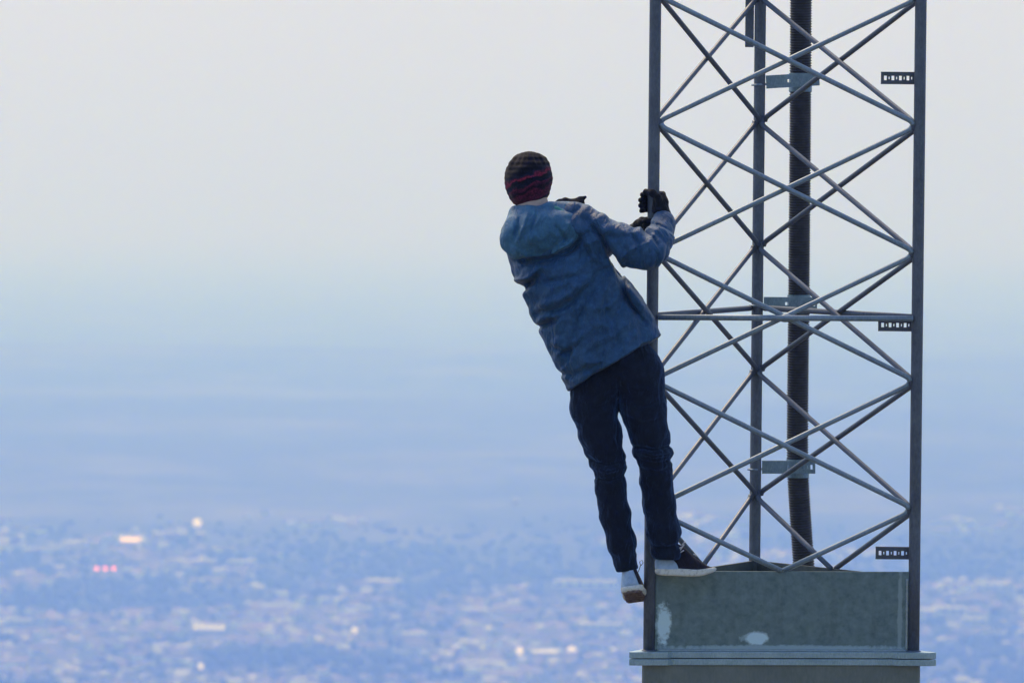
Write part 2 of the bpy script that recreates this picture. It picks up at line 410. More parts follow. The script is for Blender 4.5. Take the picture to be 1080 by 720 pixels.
# boxed base: three plates between the legs
pm = Mat("base_plate_paint", 0.55, 0.25)
pn = pm.noise(26, 6, 0.7); pn2 = pm.noise(5, 5, 0.6)
base = pm.mix(pn2, pm.ramp(pn, [(0.3, (0.095, 0.155, 0.180)), (0.7, (0.19, 0.28, 0.315))]),
              pm.ramp(pn, [(0.3, (0.108, 0.170, 0.175)), (0.7, (0.205, 0.285, 0.29))]))
def blob(m, c, r, base_in, col, hard=(0.9, 1.15), ns=42):
    """irregular worn patch round point c (object space) with radii r"""
    mp = m.nt.nodes.new("ShaderNodeMapping"); mp.vector_type = 'POINT'
    mp.inputs["Location"].default_value = (-c[0] / r[0], 0, -c[2] / r[2]); mp.inputs["Scale"].default_value = (1 / r[0], 0.0, 1 / r[2])
    m.nt.links.new(m.tc.outputs["Object"], mp.inputs["Vector"])
    ln = m.nt.nodes.new("ShaderNodeVectorMath"); ln.operation = 'LENGTH'; m.nt.links.new(mp.outputs[0], ln.inputs[0])
    nz = m.noise(ns, 4, 0.65); ad = m.nt.nodes.new("ShaderNodeMath"); ad.operation = 'MULTIPLY_ADD'
    m.nt.links.new(nz, ad.inputs[0]); ad.inputs[1].default_value = 1.3; m.nt.links.new(ln.outputs["Value"], ad.inputs[2])
    f = m.ramp(ad.outputs[0], [(0.0, (1, 1, 1)), (hard[0] / 2, (1, 1, 1)), (hard[1] / 2, (0, 0, 0))])
    hv = m.nt.nodes.new("ShaderNodeMath"); hv.operation = 'MULTIPLY'; hv.inputs[1].default_value = 0.5
    m.nt.links.new(ad.outputs[0], hv.inputs[0])
    for l in list(m.nt.links):
        if l.to_node.type == 'VALTORGB' and l.from_socket == ad.outputs[0]:
            m.nt.links.new(hv.outputs[0], l.to_socket)
    return m.mix(f, base_in, col)
drip = pm.noise(1.0, 4, 0.6, pm.coord(scale=(26, 1, 4.0)))
base = pm.mix(pm.ramp(drip, [(0.50, (0, 0, 0)), (0.80, (0.35, 0.35, 0.35))]), base, (0.075, 0.095, 0.10))
base = pm.mix(pm.ramp(pm.noise(55, 5, 0.7), [(0.66, (0, 0, 0)), (0.74, (0.6, 0.6, 0.6))]), base, (0.30, 0.38, 0.40))
MPP = D0 / F_PX
hb_ = Z_BOX - Z_FL
cA = blob(pm, ((703 - 688) * MPP, 0, (686 - 657) * MPP), (0.034, 1, 0.095), base, (0.58, 0.78, 0.88), (1.25, 1.6))
cB = blob(pm, ((801 - 688) * MPP, 0, (686 - 672) * MPP), (0.055, 1, 0.030), cA, (0.58, 0.78, 0.88), (1.35, 1.7), 22)
cC = blob(pm, ((955 - 688) * MPP, 0, (686 - 650) * MPP), (0.012, 1, 0.30), cB, (0.27, 0.36, 0.39), (1.2, 1.6), 30)
cD = blob(pm, ((830 - 688) * MPP, 0, 0.012), (0.60, 1, 0.014), cC, (0.34, 0.46, 0.52), (1.2, 1.7), 60)
pm.color(cD); pm.bump(pn, 0.35, 0.0015)
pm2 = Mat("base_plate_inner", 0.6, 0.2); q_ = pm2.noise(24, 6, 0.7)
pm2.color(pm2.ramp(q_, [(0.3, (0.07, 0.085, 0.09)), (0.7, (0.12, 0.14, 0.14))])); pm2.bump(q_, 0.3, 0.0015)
weld_m = metal("weld_bead", (0.22, 0.28, 0.31), (0.42, 0.50, 0.54), 0.4, 0.4, 60).m
def bevel_box(name, x0, x1, y0, y1, z0, z1, m, parent, bev=0.0015):
    bm = bmesh.new(); bmesh.ops.create_cube(bm, size=1.0)
    for v in bm.verts:
        v.co = Vector(((x0 + x1) / 2 + v.co.x * (x1 - x0), (y0 + y1) / 2 + v.co.y * (y1 - y0), (z0 + z1) / 2 + v.co.z * (z1 - z0)))
    bmesh.ops.bevel(bm, geom=bm.edges[:], offset=bev, segments=2, affect='EDGES', profile=0.6)
    me = bpy.data.meshes.new(name); bm.to_mesh(me); bm.free(); me.materials.append(m)
    o = bpy.data.objects.new(name, me); S.collection.objects.link(o); o.parent = parent; return o
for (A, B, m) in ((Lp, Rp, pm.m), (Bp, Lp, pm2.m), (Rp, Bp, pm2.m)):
    v = B - A; L = np.linalg.norm(v)
    pl = bevel_box("base_plate", 0.012, L - 0.012, -0.005, 0.005, 0.0, hb_ - (0 if A is Lp else 0.02), m, root)
    pl.location = loc(A[0], A[1], Z_FL); pl.rotation_euler = (0, 0, math.atan2(v[1], v[0]))
    if A is Lp:
        jit = [rnd.uniform(-1, 1) * .0008 for _ in range(60)]
        cyl("weld_seam", [(0.03 + (L - 0.06) * i / 59, -0.006, 0.003 + jit[i]) for i in range(60)], [0.0048 + abs(j) * 2 for j in jit], weld_m, pl, 8)
        cyl("weld_seam", [(LEG_R + 0.002, -0.006, hb_ * i / 29) for i in range(30)], [0.003 + abs(jit[i]) * 2 for i in range(30)], pm.m, pl, 8)
        cyl("weld_seam", [(L - LEG_R - 0.006, -0.006, 0.004 + hb_ * 0.9 * i / 29) for i in range(30)], [0.004 + abs(jit[i]) * 3 for i in range(30)], weld_m, pl, 8)

def rounded_tri(off, n=10, grow=0.0):
    pts = []
    V3 = [Lp, Rp, Bp]
    for i in range(3):
        a, b, c = V3[i - 1], V3[i], V3[(i + 1) % 3]
        d1 = (b - a) / np.linalg.norm(b - a); d2 = (c - b) / np.linalg.norm(c - b)
        n1 = np.array((d1[1], -d1[0])); n2 = np.array((d2[1], -d2[0]))
        a1, a2 = math.atan2(n1[1], n1[0]), math.atan2(n2[1], n2[0])
        while a2 < a1: a2 += 2 * math.pi
        for k in range(n + 1):
            t = a1 + (a2 - a1) * k / n
            pts.append(b + off * np.array((math.cos(t), math.sin(t))))
    return pts
def prism(name, pts, z0, z1, m, parent, bev=0.0):
    bm = bmesh.new(); n = len(pts)
    lo_ = [bm.verts.new(loc(p[0], p[1], z0)) for p in pts]; hi_ = [bm.verts.new(loc(p[0], p[1], z1)) for p in pts]
    bm.faces.new(lo_[::-1]); bm.faces.new(hi_)
    for i in range(n): bm.faces.new((lo_[i], lo_[(i + 1) % n], hi_[(i + 1) % n], hi_[i]))
    bmesh.ops.recalc_face_normals(bm, faces=bm.faces[:])
    if bev:
        ed = [e for e in bm.edges if abs(e.verts[0].co.z - e.verts[1].co.z) < 1e-6]
        bmesh.ops.bevel(bm, geom=ed, offset=bev, segments=2, affect='EDGES', profile=0.6)
    me = bpy.data.meshes.new(name); bm.to_mesh(me); bm.free(); me.materials.append(m)
    o = bpy.data.objects.new(name, me); S.collection.objects.link(o); o.parent = parent; return o
# flange outline: round lobes at the legs, straight edges set in from them
def flange_outline():
    R_, e = 0.094, 0.036
    pts = []; V3 = [Lp, Rp, Bp]
    for i in range(3):
        a, b, c = V3[i - 1], V3[i], V3[(i + 1) % 3]
        d1 = (b - a) / np.linalg.norm(b - a); d2 = (c - b) / np.linalg.norm(c - b)
        n1 = np.array((d1[1], -d1[0])); n2 = np.array((d2[1], -d2[0]))
        s_ = math.sqrt(R_ ** 2 - e ** 2)
        p1 = b - d1 * s_ * 1.0 + n1 * e; p2 = b + d2 * s_ + n2 * e
        t1 = math.atan2(*(p1 - b)[::-1]); t2 = math.atan2(*(p2 - b)[::-1])
        while t2 < t1: t2 += 2 * math.pi
        bis = (d1 - d2) / np.linalg.norm(d1 - d2)
        pts.append(b - d1 * 0.11 + n1 * e)
        for k in range(13):
            t = t1 + (t2 - t1) * k / 12; dv = np.array((math.cos(t), math.sin(t)))
            lim = R_
            # keep the lobe's sides inside the flat front edge: clip to the offset planes
            q = dv * lim
            for nn in (n1, n2):
                ex = np.dot(q, nn) - 0.056
                if ex > 0: q = q - nn * ex
            if np.dot(q, bis) > 0 or True: pts.append(b + q)
        pts.append(b + d2 * 0.11 + n2 * e)
    return pts
fl_m = metal("flange_steel", (0.20, 0.31, 0.38), (0.42, 0.56, 0.65), 0.38, 0.45, 16).m
fo = flange_outline()
TH = 0.0245
prism("flange", fo, Z_FL - TH, Z_FL, fl_m, root, 0.0025)
prism("flange", fo, Z_FL - 2 * TH - 0.003, Z_FL - TH - 0.003, fl_m, root, 0.0025)
lm = metal("lower_section_steel", (0.13, 0.16, 0.155), (0.23, 0.26, 0.245), 0.6, 0.25, 7).m
prism("lower_section", rounded_tri(0.0265), GROUND_Z - 0.3, Z_FL - 2 * TH - 0.003, lm, root)

# corrugated cable conduit behind the back leg, held by clamps and slotted brackets
cm = Mat("conduit_black", 0.5); cm.color(cm.ramp(cm.noise(30, 4), [(0.3, (0.020, 0.021, 0.028)), (0.7, (0.050, 0.050, 0.060))]))
DB = float(np.dot(np.array((Bp[0], Bp[1], 0)) - CAM, FWD)) ; DC = Bp[1] - CAM[1] + 0.085
ctl = [(-160, 846.2), (0, 844.7), (150, 843.9), (320, 842.5), (400, 841.5), (460, 841), (500, 841.3), (540, 843.8), (590, 847.3), (640, 850.2), (760, 852)]
def conduit_pt(py):
    xs = np.interp(py, [c[0] for c in ctl], [c[1] for c in ctl])
    d = FWD + RIGHT * ((xs - 540.0) / F_PX) - UP * ((py - 360.0) / F_PX); d = d / d[1]
    return CAM + d * DC
ys = np.linspace(-160, 760, 240); path = np.array([conduit_pt(y) for y in ys])
for _ in range(30): path[1:-1] = (path[:-2] + path[2:] + 2 * path[1:-1]) / 4
path = np.vstack([path, [path[-1][0], path[-1][1], GROUND_Z - 0.2]])
seg = np.concatenate([[0], np.cumsum(np.linalg.norm(np.diff(path, axis=0), axis=1))])
st = 0.0026; tt = np.arange(0, seg[-1], st)
pp = np.stack([np.interp(tt, seg, path[:, k]) for k in range(3)], 1) - ORG
prof = (0.0443, 0.0443, 0.0405, 0.0405)
cyl("cable_conduit", list(pp), [prof[i % 4] for i in range(len(pp))], cm.m, root, 20)
def holed_plate(name, length, hgt, holes, th, m, parent, lip=0.0):
    """plate along +x from 0 with rectangular slots (x0, x1, z half-height); optional top lip"""
    V = []; Fc = []
    def b(x0, x1, z0, z1, y0=-th / 2, y1=th / 2):
        k = len(V)
        V.extend([(x, y, z) for z in (z0, z1) for y in (y0, y1) for x in (x0, x1)])
        Fc.extend([tuple(k + i for i in f) for f in ((0, 2, 3, 1), (4, 5, 7, 6), (0, 1, 5, 4), (2, 6, 7, 3), (0, 4, 6, 2), (1, 3, 7, 5))])
    x = 0.0
    for (a, c, hh) in sorted(holes):
        b(x, a, -hgt / 2, hgt / 2); b(a, c, hh, hgt / 2); b(a, c, -hgt / 2, -hh); x = c
    b(x, length, -hgt / 2, hgt / 2)
    if lip:
        b(0, length, hgt / 2, hgt / 2 + 0.003, -th / 2, lip); b(0, length, -hgt / 2 - 0.003, -hgt / 2, -th / 2, lip)
    return mesh_obj(name, V, Fc, m, parent)
def world_z(py, dist, px=800): return float(CAM[2] + ((FWD - UP * ((py - 360.0) / F_PX) + RIGHT * ((px - 540) / F_PX)) * dist)[2])
DBY = Bp[1] - CAM[1]
for (py, tilt, m) in ((87.0, 0.07, brk_m), (320.5, 0.0, brk_m), (493.5, 0.01, brk_m)):
    z = world_z(py, DBY, 830)
    hb2 = [(0.10, 0.106, 0.009), (0.125, 0.133, 0.009), (0.146, 0.150, 0.006), (0.161, 0.169, 0.009), (0.180, 0.184, 0.006), (0.193, 0.201, 0.009)] if py > 400 else \
          [(0.085, 0.099, 0.006), (0.196, 0.204, 0.009)]
    b_ = holed_plate("cable_bracket", 0.212, 0.046, hb2, 0.004, m, root, lip=0.012)
    b_.location = loc(Bp[0] + 0.026, Bp[1] + 0.014, z); b_.rotation_euler = (0, -tilt, 0)
    # u-bolt round the back leg
    zb = -0.008
    ub = [(-0.004, -0.012, zb), (-0.026, -0.040, zb), (-0.045, -0.036, zb), (-0.056, -0.014, zb), (-0.050, 0.012, zb), (-0.026, 0.022, zb), (0.02, 0.010, zb)]
    cyl("u_bolt", ub, 0.0042, rod_m, b_, 8)
    cp = conduit_pt(py)
    ring = []
    bm = bmesh.new()
    V = []; Fc = []; n_ = 28
    for r_, zz in ((0.0462, -0.037), (0.0462, 0.037), (0.0435, 0.037), (0.0435, -0.037)):
        for j in range(n_): V.append((r_ * math.cos(2 * math.pi * j / n_), r_ * math.sin(2 * math.pi * j / n_), zz))
    for q in range(4):
        for j in range(n_):
            Fc.append((q * n_ + j, q * n_ + (j + 1) % n_, ((q + 1) % 4) * n_ + (j + 1) % n_, ((q + 1) % 4) * n_ + j))
    bm.free()
    c_ = mesh_obj("conduit_clamp", V, Fc, brk_m, root, smooth=False); c_.location = cp - ORG
    # bolts joining bracket and clamp
    cyl("bolt", [(cp[0] - ORG[0] - b_.location[0], -0.008, 0.0), (cp[0] - ORG[0] - b_.location[0], 0.03, 0.0)], 0.008, rod_m, b_, 6)
# slotted cable brackets on the right leg
for py in (82.5, 343.0, 584.0):
    z = world_z(py, Rp[1] - CAM[1] + 0.02, 945)
    ho_ = []
    for k in range(4):
        x = 0.012 + k * 0.029; ho_ += [(x, x + 0.0105, 0.0085), (x + 0.018, x + 0.0215, 0.005)]
    b_ = holed_plate("slotted_bracket", 0.138, 0.042, ho_, 0.004, brk_d, root, lip=0.016)
    b_.location = loc(Rp[0] - 0.150, Rp[1] + 0.020, z)
# square rail hanging beside the back leg, cut off at its lower end
za = world_z(50, DBY, 790)
bevel_box("mounting_rail", Bp[0] - ORG[0] - 0.059, Bp[0] - ORG[0] - 0.025, Bp[1] - ORG[1] + 0.0, Bp[1] - ORG[1] + 0.034, za - ORG[2], Z_TOP - ORG[2], leg_m, root, 0.003)
# ------------------------------------------------------------------ person leaning out from the mast
# The figure is laid out in pixels of the photograph (x right, y down) with depth in the same unit
# (274 px = 1 m, positive away from the camera, 0 at the mast's near left leg); every surface is a
# signed distance field turned into a mesh with surface nets.
PXM = F_PX / D0
PO = P(640, 600, D0)
def W(q):
    q = np.asarray(q, float)
    X_, Z_, Y_ = (q[..., 0] - 640) / PXM, (600 - q[..., 1]) / PXM, q[..., 2] / PXM
    return X_[..., None] * RIGHT + Y_[..., None] * FWD + Z_[..., None] * UP      # relative to PO
def smin(a, b, k):
    h = np.clip(0.5 + 0.5 * (b - a) / k, 0, 1); return b * (1 - h) + a * h - k * h * (1 - h)
def smax(a, b, k): return -smin(-a, -b, k)
class Field:
    def __init__(s, lo, hi, h):
        s.lo = np.array(lo, float); s.h = h; s.n = np.ceil((np.array(hi) - s.lo) / h).astype(int) + 1
        g = [s.lo[i] + h * np.arange(s.n[i]) for i in range(3)]
        s.x, s.y, s.d = [v.astype(np.float32) for v in np.meshgrid(*g, indexing='ij')]
def chain(F, pts, rd=1.0, k=4.0):
    """limb of round-ish cross-section through points (x, y, d, r); rd = depth radius / side radius"""
    out = None
    for a, b in zip(pts[:-1], pts[1:]):
        ax, ay, ad, ar = a[:4]; bx, by, bd, br = b[:4]
        vx, vy, vd = bx - ax, by - ay, (bd - ad) / rd
        px, py, pd = F.x - ax, F.y - ay, (F.d - ad) / rd
        t = np.clip((px * vx + py * vy + pd * vd) / (vx * vx + vy * vy + vd * vd + 1e-9), 0, 1)
        q = np.sqrt((px - t * vx) ** 2 + (py - t * vy) ** 2 + (pd - t * vd) ** 2) - (ar + (br - ar) * t)
        q = q * min(1.0, rd if rd < 1 else 1.0)
        out = q if out is None else smin(out, q, k)
    return out
def ell(F, c, r, rot=0.0):
    """ellipsoid, rotated in the image plane by rot degrees (clockwise on the picture)"""
    a = math.radians(rot); px, py, pd = F.x - c[0], F.y - c[1], F.d - c[2]
    u = px * math.cos(a) + py * math.sin(a); v = -px * math.sin(a) + py * math.cos(a)
    q = np.sqrt((u / r[0]) ** 2 + (v / r[1]) ** 2 + (pd / r[2]) ** 2)
    return (q - 1) * min(r)
def segdist(F, a, b):
    vx, vy = b[0] - a[0], b[1] - a[1]
    t = np.clip(((F.x - a[0]) * vx + (F.y - a[1]) * vy) / (vx * vx + vy * vy), 0, 1)
    return np.hypot(F.x - a[0] - t * vx, F.y - a[1] - t * vy), t
def crease(F, D, pts, sig, amp, dmax=1e9, dmin=-1e9):
    """fold in the cloth: groove (amp > 0) or ridge (amp < 0) along a polyline, fading at its ends"""
    n = len(pts) - 1; tot = None
    for i in range(n):
        dd, t = segdist(F, pts[i], pts[i + 1]); u = (i + t) / n
        w = np.exp(-(dd / sig) ** 2) * (0.25 + 0.75 * np.sin(np.pi * np.clip(u, 0.03, 0.97)))
        tot = w if tot is None else np.maximum(tot, w)
    m = ((F.d < dmax) & (F.d > dmin)); return D + amp * tot * m
def noise3(x, y, z, seed=0):
    xi, yi, zi = [np.floor(v).astype(np.int64) for v in (x, y, z)]; xf, yf, zf = x - xi, y - yi, z - zi
    def h(a, b, c):
        n = (a * 374761393 + b * 668265263 + c * 2147483647 + seed * 982451653) & 0x7fffffff
        n = ((n ^ (n >> 13)) * 1274126177) & 0x7fffffff
        return ((n ^ (n >> 16)) & 0xffff) / 65535.0
    u, v, w = [f * f * (3 - 2 * f) for f in (xf, yf, zf)]; r = 0
    for dx in (0, 1):
        for dy in (0, 1):
            for dz in (0, 1):
                r = r + h(xi + dx, yi + dy, zi + dz) * (u if dx else 1 - u) * (v if dy else 1 - v) * (w if dz else 1 - w)
    return r
def nets(F, D):
    """surface nets: signed distance grid -> verts (grid coordinates), quads"""
    nx, ny, nz = D.shape; ins = D < 0
    c = np.zeros((nx - 1, ny - 1, nz - 1), np.int8)
    for i in (0, 1):
        for j in (0, 1):
            for k in (0, 1): c += ins[i:nx - 1 + i, j:ny - 1 + j, k:nz - 1 + k]
    act = (c > 0) & (c < 8); idx = -np.ones(act.shape, np.int64); cells = np.argwhere(act); idx[act] = np.arange(len(cells))
    acc = np.zeros((len(cells), 3)); cnt = np.zeros(len(cells)); I, J, K = cells.T
    cor = [(i, j, k) for i in (0, 1) for j in (0, 1) for k in (0, 1)]
    val = {q: D[I + q[0], J + q[1], K + q[2]].astype(float) for q in cor}
    for q in cor:
        for ax in range(3):
            if q[ax]: continue
            e = list(q); e[ax] = 1; e = tuple(e); va, vb = val[q], val[e]; m = (va < 0) != (vb < 0)
            t = np.where(m, va / np.where(va - vb == 0, 1, va - vb), 0)
            p = np.zeros((len(cells), 3)) + np.array(q, float); p[:, ax] = t
            acc[m] += p[m]; cnt[m] += 1
    verts = cells + acc / np.maximum(cnt, 1)[:, None]
    quads = []
    for ax in range(3):
        a, b = [(1, 2), (2, 0), (0, 1)][ax]; sl0 = [slice(None)] * 3; sl1 = [slice(None)] * 3
        sl0[ax] = slice(0, -1); sl1[ax] = slice(1, None)
        s0, s1 = ins[tuple(sl0)], ins[tuple(sl1)]; m = s0 != s1; e = np.argwhere(m); flip = s1[m]
        ok = (e[:, a] > 0) & (e[:, b] > 0) & (e[:, a] < D.shape[a] - 1) & (e[:, b] < D.shape[b] - 1); e = e[ok]; flip = flip[ok]
        def at(da, db):
            q = e.copy(); q[:, a] += da; q[:, b] += db; return idx[q[:, 0], q[:, 1], q[:, 2]]
        q = np.stack([at(-1, -1), at(0, -1), at(0, 0), at(-1, 0)], 1)
        q[flip] = q[flip][:, ::-1]; quads.append(q)
    q = np.vstack(quads); q = q[(q >= 0).all(1)]
    return F.lo + verts * F.h, q
def grow(name, F, D, m, parent, smooth=2, mats=None):
    v, q = nets(F, D)
    for _ in range(smooth):
        s_ = np.zeros_like(v); n_ = np.zeros(len(v))
        for a, b in ((0, 1), (1, 2), (2, 3), (3, 0)):
            np.add.at(s_, q[:, a], v[q[:, b]]); np.add.at(s_, q[:, b], v[q[:, a]]); np.add.at(n_, q[:, a], 1); np.add.at(n_, q[:, b], 1)
        v = v * 0.45 + 0.55 * s_ / np.maximum(n_, 1)[:, None]
    q = q[:, ::-1]
    o = mesh_obj(name, W(v), q, m, parent, smooth=True)
    return o

# ---- materials
def cloth(name, stops, rough=0.8, sheen=0.3, weave=900.0, mottle=70.0):
    m = Mat(name, rough, spec=0.25)
    n1 = m.noise(mottle, 5, 0.7); n2 = m.noise(weave, 2, 0.6); n3 = m.noise(9, 4, 0.6)
    c1 = m.ramp(n1, [(0.30, stops[0]), (0.52, stops[1]), (0.75, stops[2])]); c2 = m.ramp(n3, [(0.3, stops[0]), (0.7, stops[2])])
    m.color(m.mix(0.35, c1, c2)); m.b.inputs["Sheen Weight"].default_value = sheen; m.b.inputs["Sheen Roughness"].default_value = 0.5
    n4 = m.noise(15, 3.0, 0.5, m.coord(scale=(1.8, 1, 0.7), rot=(0, 0.6, 0)), 0.9)
    ad = m.nt.nodes.new("ShaderNodeMath"); ad.operation = 'MULTIPLY_ADD'; m.nt.links.new(n2, ad.inputs[0]); ad.inputs[1].default_value = 0.06
    m.nt.links.new(n4, ad.inputs[2]); m.bump(ad.outputs[0], 0.9, 0.022); return m
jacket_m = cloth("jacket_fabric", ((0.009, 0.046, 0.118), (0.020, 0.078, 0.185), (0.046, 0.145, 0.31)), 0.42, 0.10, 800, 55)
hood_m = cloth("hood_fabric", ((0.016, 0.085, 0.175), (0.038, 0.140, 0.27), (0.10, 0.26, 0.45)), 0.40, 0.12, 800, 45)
jeans_m = cloth("dark_denim", ((0.003, 0.005, 0.011), (0.006, 0.010, 0.020), (0.014, 0.026, 0.052)), 0.85, 0.05, 1200, 40)
jeans_m.b.inputs["Sheen Weight"].default_value = 0.6; jeans_m.b.inputs["Sheen Tint"].default_value = (0.12, 0.30, 0.75, 1); jeans_m.b.inputs["Sheen Roughness"].default_value = 0.4
glove_m = cloth("glove_knit", ((0.004, 0.005, 0.008), (0.008, 0.009, 0.014), (0.014, 0.016, 0.024)), 0.9, 0.1, 700, 120)
skin_m = Mat("skin", 0.55); skin_m.color(skin_m.ramp(skin_m.noise(40, 4), [(0.3, (0.48, 0.34, 0.29)), (0.7, (0.60, 0.45, 0.38))]))
shoe_dark = cloth("shoe_knit", ((0.010, 0.009, 0.014), (0.020, 0.018, 0.026), (0.035, 0.030, 0.042)), 0.85, 0.1, 900, 150)
shoe_blue = Mat("shoe_heel", 0.5); shoe_blue.color(shoe_blue.ramp(shoe_blue.noise(60, 4), [(0.3, (0.28, 0.42, 0.62)), (0.7, (0.42, 0.56, 0.76))]))
sole_m = Mat("sole_rubber", 0.6); sole_m.color(sole_m.ramp(sole_m.noise(70, 5, 0.65), [(0.25, (0.36, 0.38, 0.36)), (0.52, (0.70, 0.72, 0.70))]))
tread_m = Mat("sole_tread", 0.8); tread_m.color(tread_m.ramp(tread_m.noise(90, 5, 0.65), [(0.35, (0.06, 0.045, 0.05)), (0.65, (0.22, 0.17, 0.16))]))
lace_m = flat("lace_cord", (0.62, 0.62, 0.68)); dark_cord = flat("dark_cord", (0.03, 0.03, 0.04))
lining_m = flat("teal_lining", (0.05, 0.24, 0.24), 0.7)

# ---- the body: one continuous skin figure inside the clothes
ANK_R, ANK_L = (703, 588, 0), (664, 602, -8)
F = Field((520, 150, -100), (730, 640, 95), 2.0)
body = chain(F, [(588, 262, -32, 30), (602, 300, -30, 27), (628, 345, -28, 30), (650, 385, -22, 32)], 0.72, 8)
body = smin(body, chain(F, [(558, 243, -34, 15), (585, 240, -34, 17), (610, 240, -36, 15)], 1, 6), 9)
body = smin(body, chain(F, [(607, 240, -40, 9), (640, 252, -50, 8), (682, 266, -60, 7.5), (699, 240, -14, 7)], 1, 3), 6)
body = smin(body, chain(F, [(557, 252, -30, 13), (562, 281, 14, 11), (604, 281, 58, 9), (640, 258, 45, 7.5), (664, 247, 20, 6.5)], 1, 3), 6)
body = smin(body, chain(F, [(636, 402, -20, 20), (632, 440, -18, 15), (642, 486, -16, 11), (648, 530, -13, 10), (660, 585, -9, 6), (663, 606, -6, 5.5)], 1, 5), 8)
body = smin(body, chain(F, [(670, 390, -20, 20), (679, 430, -18, 15), (688, 480, -15, 11), (694, 520, -9, 10), (703, 575, -1, 6), (706, 596, 3, 5)], 1, 5), 8)
body = smin(body, chain(F, [(566, 240, -34, 16), (562.5, 222, -32, 16), (560, 205, -31, 16)], 1, 5), 5)     # neck
head = ell(F, (558, 190, -26), (20.5, 27, 25), -6)
head = smin(head, ell(F, (556, 204, -14), (15, 17, 15), -6), 6)
head = smin(head, chain(F, [(557, 189, -3, 2.0), (555, 197, 3.5, 3.4)], 1, 2), 3)                         # nose, on the side away from us
head = smin(head, ell(F, (554, 205, -0.5), (5, 2, 3)), 2)                                                 # lips
for sx in (-1, 1):
    head = smin(head, ell(F, (558 + sx * 21, 195 - sx * 1.5, -27), (2.5, 6, 4)), 1.5)                     # ears
    head = smax(head, -ell(F, (557 + sx * 8, 190, 1), (4.5, 3, 4)), 2)                                     # eye sockets
body = smin(body, head, 4)
person = grow("person", F, body, skin_m.m, None, 2)
person.location = PO
tag(person, "person in blue hooded jacket, dark jeans and knit beanie, leaning out from the mast", "person")
for sx in (-1, 1): sphere("eye", W((557 + sx * 8, 190, -3.2)), (0.012, 0.012, 0.012), flat("eye_white", (0.7, 0.7, 0.68), 0.3), person, 12, 8)

# ---- jacket
F = Field((515, 205, -115), (730, 425, 105), 1.35)
J = chain(F, [(584, 258, -33, 41), (592, 282, -33, 46.5), (609, 312, -33, 51), (628, 345, -31, 53.5), (648, 383, -28, 55), (660, 408, -27, 55)], 0.66, 8)
J = smin(J, chain(F, [(551, 250, -31, 17), (575, 240, -35, 20), (604, 238, -38, 20)], 0.95, 6), 12)
# right arm
AR = chain(F, [(606, 241, -38, 24.5), (636, 250, -48, 21), (664, 262, -57, 19.5), (684, 268, -62, 16.5)], 1.0, 5)
FR = chain(F, [(684, 267, -62, 16.5), (693.5, 253, -45, 15.4), (699, 238, -19, 12.2), (699.5, 229, -7, 10.4)], 1.0, 4)
# left arm, mostly hidden in front of the chest
AL = chain(F, [(552, 257, -31, 20.5), (560, 283, 12, 19), (600, 288, 58, 15.5)], 1.0, 5)
FL = chain(F, [(600, 284, 60, 15), (634, 260, 50, 13), (657, 249, 27, 10.5)], 1.0, 4)
J = smin(J, smin(AR, FR, 3.5), 11); J = smin(J, smin(AL, FL, 4), 8)
# hem plane, cuffs
hx_, hy_ = 101 / 117.5, -61 / 117.5
hem = (F.x - 600) * (-hy_) + (F.y - 413) * hx_ - 0.06 * (F.d + 28)
J = smax(J, hem, 1.5)
cu = ((F.x - 699) * 0.12 + (F.y - 229) * -0.80 + (F.d + 8) * 0.58); J = np.where((F.x > 680) & (F.y < 245), smax(J, cu, 1.2), J)
# folds: broad soft ones from noise stretched along the pull towards the right shoulder, then single creases
u_ = (F.x - 640) * 0.80 - (F.y - 300) * 0.60; v_ = (F.x - 640) * 0.60 + (F.y - 300) * 0.80
wr = noise3(u_ / 46 + 0.02 * v_, v_ / 12 + 0.8 * noise3(u_ / 30, v_ / 30, F.d / 40, 5), F.d / 30, 3) - 0.5
rg = np.abs(noise3(u_ / 34 + 0.3, v_ / 15 + noise3(F.x / 25, F.y / 25, F.d / 25, 6), F.d / 40, 14) - .5) * 2
rg2 = np.abs(noise3(F.x / 19 + 7, F.y / 24 + F.x / 40, F.d / 30, 15) - .5) * 2
wr2 = noise3(F.x / 9, F.y / 9, F.d / 9, 8) - 0.5; wr3 = noise3(F.x / 22, F.y / 26, F.d / 22, 12) - 0.5
tors = (v_ > -60) & (F.x < 690)
mk = np.clip((-38 - F.d) / 16, 0, 1)
J = J + mk * 0 + (0.25 + 0.75 * mk) * wr * 3.4 + wr2 * 1.6 + wr3 * 2.0 - (0.15 + 0.85 * mk) * 3.0 * np.clip(1 - rg * 1.6, 0, 1) ** 2 + (0.15 + 0.85 * mk) * 2.4 * np.clip(1 - rg2 * 2.4, 0, 1) ** 2
fr = -20.0
